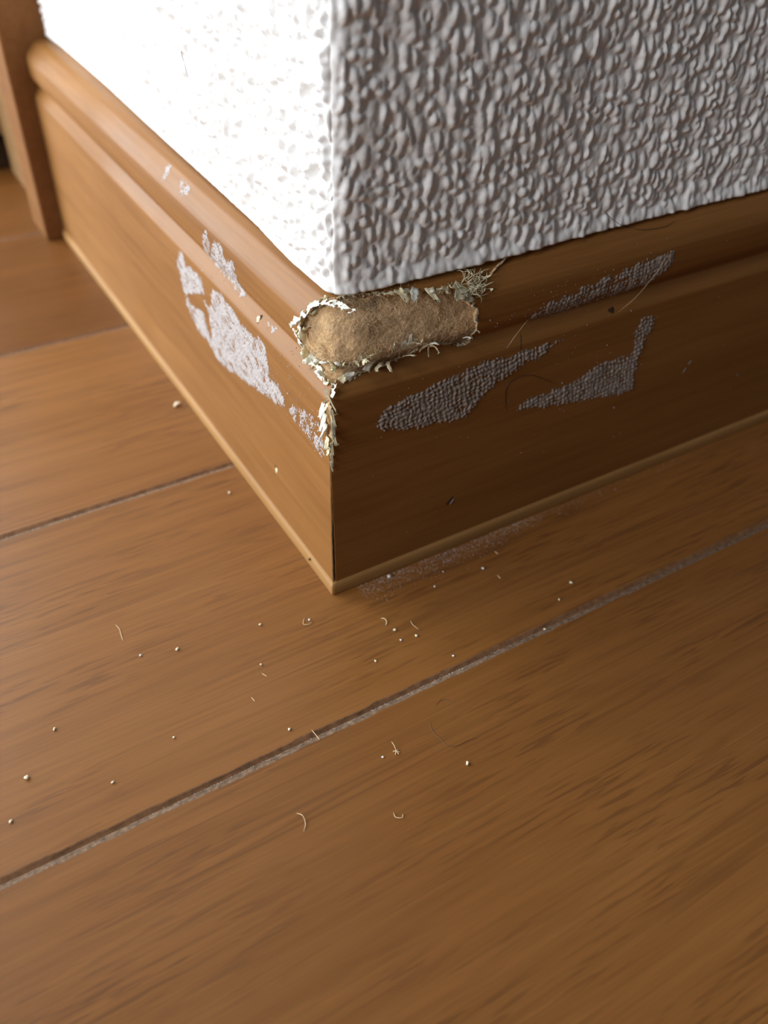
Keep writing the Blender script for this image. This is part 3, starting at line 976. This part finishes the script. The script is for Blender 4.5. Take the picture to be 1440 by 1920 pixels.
# ------------------------------------------------------------------ door casing, door leaf and what is behind
def bevel_box(name, lo, hi, mat, parent=None, bev=0.5, seg=2):
    bm = bmesh.new()
    bmesh.ops.create_cube(bm, size=1.0)
    c = [(a + b) / 2 for a, b in zip(lo, hi)]; d = [b - a for a, b in zip(lo, hi)]
    for v in bm.verts:
        v.co = Vector((c[i] + v.co[i] * d[i] for i in range(3)))
    bmesh.ops.bevel(bm, geom=list(bm.edges), offset=bev, segments=seg, affect='EDGES', profile=0.5)
    for v in bm.verts: v.co *= MM
    me = bpy.data.meshes.new(name); bm.to_mesh(me); bm.free()
    me.materials.append(mat)
    o = bpy.data.objects.new(name, me); COL.objects.link(o)
    if parent: o.parent = parent
    return o


M_CASING_V = wood_mat('casing_wood_upright', 1, (0.185, 0.078, 0.026), (0.16, 0.066, 0.021), (0.21, 0.092, 0.032), rough=0.6, spec=0.08)
casing = bevel_box('trim_1', (-5.6, 190.7, 0), (13, 209, 2050), M_CASING_V, bev=0.6)
tag(casing, 'orange brown wooden door casing where the left baseboard ends', 'door casing', kind='structure')
bevel_box('jamb_foot', (-1.0, 209, 0), (13, 259, 2050), M_DOOR, casing, bev=1.0)
door = bevel_box('door_1', (-26, 262, 13.5), (1.6, 1150, 2000), M_DOOR, bev=0.8)
tag(door, 'pale tan edge of a sliding door leaf beyond the casing, clear of the floor', 'door', kind='structure')
bevel_box('gap_shade_block', (-22, 266, 0.3), (0.6, 1145, 12.5), M_CRACK, door, bev=0.4)  # dark block added to stand in for the shade under the door
back = bevel_box('wall_back', (180, 262, 0), (190, 900, 2400), M_WALL, bev=1)
tag(back, 'dark wall of the room beyond the gap under the door', 'wall', kind='structure')


# ------------------------------------------------------------------ loose bits on the floor and boards
def crumb(name, label, cat, x, y, size, mat, squash=0.6, z=0.0, stretch=1.0, rot=0.0, group=None):
    bm = bmesh.new()
    bmesh.ops.create_icosphere(bm, subdivisions=2, radius=1.0)
    r = random.Random(int(x * 131 + y * 17))
    size *= 0.85
    ph = [r.uniform(0, 6) for _ in range(4)]
    for v in bm.verts:
        c = v.co
        k = 1 + 0.22 * math.sin(3 * c.x + ph[0]) * math.sin(2.6 * c.y + ph[1]) + 0.16 * math.sin(4 * c.z + ph[2] + 2 * c.x)
        c *= k
        X, Y = c.x * size * stretch, c.y * size
        ca, sa = math.cos(rot), math.sin(rot)
        v.co = Vector((X * ca - Y * sa, X * sa + Y * ca, c.z * size * squash))
    zmin = min(v.co.z for v in bm.verts)
    for v in bm.verts:
        v.co.z -= zmin
        v.co *= MM
    me = bpy.data.meshes.new(name); bm.to_mesh(me); bm.free()
    me.materials.append(mat)
    me.polygons.foreach_set('use_smooth', np.ones(len(me.polygons), dtype=bool))
    o = bpy.data.objects.new(name, me); COL.objects.link(o)
    o.location = (x * MM, y * MM, z * MM)
    return tag(o, label, cat, group)


def strand(name, label, cat, pts, r, mat, group=None, n=26, hug=True):
    p = spline(pts, n)
    org = p.mean(0) * np.array([1, 1, 0])
    V, F = tube(p - org, r, 6)
    o = mesh_obj(name, V, F, mat)
    o.location = tuple(org * MM)
    return tag(o, label, cat, group)


G1 = 'crumbs on the floor'
crumb('wood_chip', 'pale oval wood chip on the floor close beside the left baseboard', 'wood chip', -2.8, 77.7, 0.75, M_CRUMB, 0.5, 0, 1.6, 0.2, G1)
crumb('paint_chip', 'angular white chip touching the foot strip of the shaded baseboard', 'chip', 12.2, -1.2, 0.45, M_WHITE, 0.9, 0, 1.1, 0.3, G1)
crumb('crumb', 'round white crumb, brightest one in the shade near the right baseboard', 'crumb', 30.0, -8.5, 0.34, M_WHITE, 0.8, 0, 1, 0, G1)
SPECKS = [(-31.2, 1.9, .30, 'pale crumb with a dark shadow on the sunlit board left of the corner'),
          (-61.5, -11.6, .42, 'largest pale crumb near the left picture edge above the long groove'),
          (-55.2, -4.5, .28, 'lone pale crumb on the sunlit board, above the largest left crumb'),
          (1.2, -44.6, .32, 'pale crumb by the looped hair on the near board'),
          (-21.1, -24.1, .26, 'bright round crumb just above the long groove, left of its middle'),
          (-65.5, -18.1, .30, 'upright pale crumb low at the left edge above the groove'),
          (-49.9, -19.2, .24, 'small white crumb above the left part of the long groove'),
          (5.9, -13.8, .30, 'bright crumb just below the curled fibre at the shadow edge'),
          (8.7, -17.0, .28, 'bright crumb right of the pair below the curled fibre'),
          (5.6, -16.5, .20, 'small crumb left of the brighter one below the shadow edge'),
          (-15.5, -0.1, .26, 'pale crumb left of the corner on a dark grain streak'),
          (-19.4, -9.0, .24, 'fine pale crumb with a tail below the corner'),
          (-1.0, -18.5, .24, 'dull crumb midway between corner and long groove'),
          (12.0, -24.5, .20, 'faint crumb nearest the groove below the shadow edge'),
          (18.7, -7.9, .20, 'faint white crumb in the shade in front of the dust drift'),
          (-5.1, 39.0, .30, 'pale speck of wood beside the left baseboard below the upper groove'),
          (-16.2, -29.6, .26, 'pale grit lying on the lip of the long groove'),
          (31.0, -27.4, .26, 'bright grit in the right, dusty end of the long groove'),
          (43.0, -20.5, .34, 'tan crumb in the shaded floor right of the white crumb'),
          (38.0, -23.0, .26, 'dull tan crumb between the groove and the shaded crumb'),
          (-37.5, 3.8, .22, 'tiny pale crumb under the curved lint on the sunlit board'),
          (-10.2, -36.6, .20, 'tiny crumb beside the tufted fibre on the near board'),
          (-38.5, -16.0, .24, 'pale speck between two grain lines left of the groove middle'),
          (22.5, -5.2, .18, 'tiny white grain at the outer edge of the dust drift'),
          (-6.9, -3.6, .22, 'tiny pale crumb almost under the corner, on the lit side')]
for x, y, s, lab in SPECKS:
    crumb('crumb', lab, 'crumb', x, y, s, M_CRUMB if s > 0.22 else M_WHITE, 0.75, -0.45 if -29.0 > y > -30 else (-0.5 if abs(y + 27.4) < 0.05 else 0), 1.2, x, G1)

G2 = 'lint fibres on the floor'
strand('lint_fibre', 'pale curled fibre at the edge of the corner shadow', 'fibre', [(5.1, -9.9, .1), (5.6, -10.5, .25), (5.6, -11.3, .2), (5.0, -12.0, .08)], 0.07, M_FIBRE, G2)
strand('lint_fibre', 'thin hooked fibre right of the curled one in the shadow edge', 'fibre', [(9.8, -13.2, .06), (9.5, -14.3, .2), (9.9, -15.9, .06)], 0.04, M_FIBRE, G2)
strand('lint_fibre', 'thin wavy pale fibre on the sunlit board far left', 'fibre', [(-39.1, 13.4, .06), (-38.8, 12.0, .15), (-39.0, 10.1, .12), (-39.1, 8.7, .06)], 0.05, M_FIBRE, G2)
strand('lint_fibre', 'curved pale fibre on the near board under the groove', 'fibre', [(-27.0, -38.6, .06), (-26.4, -39.6, .3), (-26.6, -41.0, .2), (-27.4, -42.0, .06)], 0.05, M_FIBRE, G2)
strand('lint_fibre', 'small curled fibre lowest on the near board', 'fibre', [(-13.8, -46.0, .06), (-14.0, -47.0, .2), (-13.2, -47.6, .3), (-12.7, -47.0, .06)], 0.05, M_FIBRE, G2)
strand('lint_fibre', 'u shaped pale fibre left of the corner foot', 'fibre', [(-7.4, -2.5, .06), (-8.4, -4.0, .2), (-7.6, -4.6, .25), (-6.5, -4.2, .06)], 0.045, M_FIBRE, G2)
strand('lint_fibre', 'short straight splinter on the board below the corner', 'fibre', [(-20.1, -10.8, .06), (-19.6, -11.9, .06)], 0.06, M_FIBRE, G2, 6)
strand('lint_fibre', 'short splinter lying between corner and groove at left', 'fibre', [(-23.9, -14.7, .06), (-23.7, -15.9, .06)], 0.06, M_FIBRE, G2, 6)
strand('lint_fibre', 'pale splinter, upper of two in the shaded floor by the white crumb', 'fibre', [(35.2, -5.4, .06), (35.3, -6.4, .06)], 0.07, M_FIBRE, G2, 6)
strand('lint_fibre', 'pale splinter, lower of two in the shaded floor by the white crumb', 'fibre', [(31.5, -11.4, .06), (31.5, -12.6, .06)], 0.07, M_FIBRE, G2, 6)
strand('lint_fibre', 'pale splinter lying across the long groove', 'fibre', [(-17.9, -26.0, .1), (-17.6, -28.6, .1)], 0.06, M_FIBRE, G2, 6)
t0 = bpy.data.objects.new('lint_tuft', None); COL.objects.link(t0); t0.location = (-7.7 * MM, -36.8 * MM, 0)
tag(t0, 'tiny tufted bit of lint with a standing tail on the near board', 'lint')
for k, pts in enumerate([[(0, 1.6, .9), (0.1, .7, .5), (0, 0, .08)], [(-.5, .3, .08), (0, 0, .2), (.5, -.5, .08)], [(-.5, -.5, .08), (0, 0, .2), (.6, .1, .08)], [(0, 0, .1), (.1, -.7, .1)]]):
    V, F = tube(spline(pts, 8), 0.07, 5)
    mesh_obj('strand', V, F, M_FIBRE, t0)
strand('hair', 'fine brown hair looped on the near board right of the lint tuft', 'hair',
       [(3.0, -32.2, .04), (4.7, -31.7, .06), (6.0, -32.9, .04), (6.2, -34.2, .04)], 0.035, M_HAIR_BROWN, 'hairs')
strand('hair', 'fine brown hair in a hook shape below the looped hair', 'hair',
       [(0.4, -34.6, .04), (-0.3, -36.3, .05), (-0.0, -38.0, .04), (0.2, -39.8, .04), (1.3, -40.8, .04), (3.8, -40.9, .05), (5.7, -41.3, .04)], 0.035, M_HAIR_BROWN, 'hairs')


def on_skin(side, uvs, lift=0.06):
    return [tuple(SP(side, u, v, lift)) for u, v in uvs]


strand('hair', 'long dark hair bridging the shaded wall and the top of the baseboard', 'hair',
       [(57.4, 4.15, 65.1), (60.3, 4.05, 62.7), (63.0, 3.9, 60.9)] + on_skin('R', [(65.25, 62.82), (67.5, 61.57), (70.65, 61.07), (74.1, 60.95), (76.8, 61.69)]), 0.05, M_HAIR, 'hairs', 40)
strand('hair', 'dark hair bent down over the shaded baseboard between two tape prints', 'hair',
       on_skin('R', [(38.4, 30.15), (37.8, 33.87), (37.8, 36.03), (39.45, 37.35), (42.9, 37.11), (46.5, 35.19), (50.4, 32.79)]), 0.045, M_HAIR, 'hairs', 40)
strand('hair', 'short dark hair stuck upright in the groove of the shaded baseboard', 'hair',
       on_skin('R', [(40.35, 46.34), (39.9, 44.62), (39.9, 43.24)]), 0.045, M_HAIR, 'hairs', 10)
strand('hair', 'thin dark hair on the bright left wall', 'hair',
       [(5.55, 66.8, 83.5), (5.5, 66.7, 82.2), (5.5, 65.7, 80.5), (5.55, 65.0, 78.5)], 0.05, M_HAIR, 'hairs', 14)
strand('fibre', 'pale slanting fibre across the upper tape print of the shaded baseboard', 'fibre',
       on_skin('R', [(72.9, 56.51), (71.4, 53.42), (70.05, 51.33)], 0.35) + [(66.5, 0.2, 47.2)] + on_skin('R', [(62.85, 44.74)], 0.1), 0.028, M_FIBRE, 'fibres on the shaded baseboard', 24)
strand('fibre', 'pale slanting fibre spanning the groove right of the torn patch', 'fibre',
       [(40.5, 0.25, 49.3), (38.4, 0.3, 47.0), (36.6, 0.4, 44.6)], 0.026, M_FIBRE, 'fibres on the shaded baseboard', 12)

# small nicks and chips on the boards (parts of the boards)
def chip(side, u, v, L, W, mat, name='nick', ang=60, lift=0.03):
    n = 7
    pts_o, F = [], []
    for k in range(10):
        a = k / 10 * 2 * math.pi
        rr = 1 + 0.25 * math.sin(3 * a + u)
        x, y = math.cos(a) * L * rr, math.sin(a) * W * rr
        c, s = math.cos(math.radians(ang)), math.sin(math.radians(ang))
        pts_o.append((u + x * c - y * s, v + x * s + y * c))
    V = [tuple(SP(side, a, b, 0.01)) for a, b in pts_o] + [tuple(SP(side, u + (a - u) * .6, v + (b - v) * .6, lift + 0.05)) for a, b in pts_o]
    V.append(tuple(SP(side, u, v, lift + 0.06)))
    for k in range(10):
        j = (k + 1) % 10
        F.append((k, j, 10 + j, 10 + k)); F.append((10 + k, 10 + j, 20))
    return mesh_obj(name, V, F, mat, BB[side])


chip('L', 24.6, 14.17, 0.8, 0.4, M_PAPER, ang=110)
chip('L', 25.1, 14.9, 0.6, 0.3, M_GROOVE, ang=110)
chip('L', 29.85, 45.9, 0.7, 0.45, M_PAPER, ang=60)
chip('L', 29.3, 46.6, 0.5, 0.4, M_CRACK, ang=60)
chip('L', 9.3, 2.2, 0.35, 0.25, M_CRACK, ang=0, lift=0.9)
chip('R', 26.85, 12.73, 1.1, 0.42, M_CRACK, ang=50)
chip('R', 27.4, 12.4, 0.9, 0.12, M_RESIDUE_THIN, ang=50, lift=0.08)
chip('R', 61.95, 45.6, 0.8, 0.6, M_CRACK, ang=0)
chip('R', 87.3, 25.0, 0.8, 0.25, M_RESIDUE_THIN, ang=60)
chip('R', 88.3, 26.6, 0.6, 0.2, M_RESIDUE_THIN, ang=60)


def grains(n, sampler, rmin, rmax):
    """many tiny tetra/octahedral grains in one mesh"""
    V, F = [], []
    oct_ = np.array([(1, 0, 0), (-1, 0, 0), (0, 1, 0), (0, -1, 0), (0, 0, 1), (0, 0, -1)], float)
    of = [(0, 2, 4), (2, 1, 4), (1, 3, 4), (3, 0, 4), (2, 0, 5), (1, 2, 5), (3, 1, 5), (0, 3, 5)]
    for k in range(n):
        p, nn = sampler()
        r = rnd.uniform(rmin, rmax) * (1.6 if rnd.random() < 0.08 else 1)
        sc = np.array([rnd.uniform(.6, 1.5), rnd.uniform(.6, 1.5), rnd.uniform(.5, 1)])
        b = len(V)
        V += [tuple(np.asarray(p) + np.asarray(nn) * r * 0.5 + q * r * sc) for q in oct_]
        F += [tuple(b + i for i in q) for q in of]
    return V, F


def s_drift():
    x = 5 + abs(rnd.gauss(0, 1)) * 32 if rnd.random() < 0.6 else rnd.uniform(6, 48)
    y = -0.35 - abs(rnd.gauss(0, 1)) * (2.3 if x < 40 else 1.3)
    return (x, y, 0), (0, 0, 1)


V, F = grains(2000, s_drift, 0.03, 0.07)
dr = mesh_obj('dust', V, F, M_DUST, smooth_shade=False)
tag(dr, 'pale grey dust drift on the floor along the foot of the right baseboard', 'dust', kind='stuff')


def s_groove():
    j = rnd.choice([-27.2, -27.2, -27.2, 48.8])
    x = rnd.gauss(-4, 20) if j < 0 else rnd.uniform(-60, -2)
    return (x, j - rnd.uniform(0.05, 1.1), -0.40 + rnd.uniform(0, 0.1)), (0, 0, 1)


V, F = grains(1000, s_groove, 0.03, 0.08)
gd = mesh_obj('groove_dust', V, F, M_DUST, floor, smooth_shade=False)
gd['kind'] = 'stuff'


def specks_on(side, n, zones, rmin, rmax, mat):
    def smp():
        (u0, u1, v0, v1) = rnd.choice(zones)
        u, v = rnd.uniform(u0, u1), rnd.uniform(v0, v1)
        return SP(side, u, v, 0.0), SN(side, v)
    V, F = grains(n, smp, rmin, rmax)
    o = mesh_obj('white_specks', V, F, mat, BB[side], smooth_shade=False)
    o['kind'] = 'stuff'
    return o


specks_on('L', 260, [(12, 60, 30, 58), (3, 30, 33, 50), (3, 24, 31, 46), (3, 14, 31, 38)], 0.05, 0.13, M_RESIDUE)
specks_on('R', 170, [(38, 76, 47.5, 57), (34, 60, 50, 56), (8, 75, 25, 45), (4, 110, 5, 60)], 0.04, 0.10, M_RESIDUE)
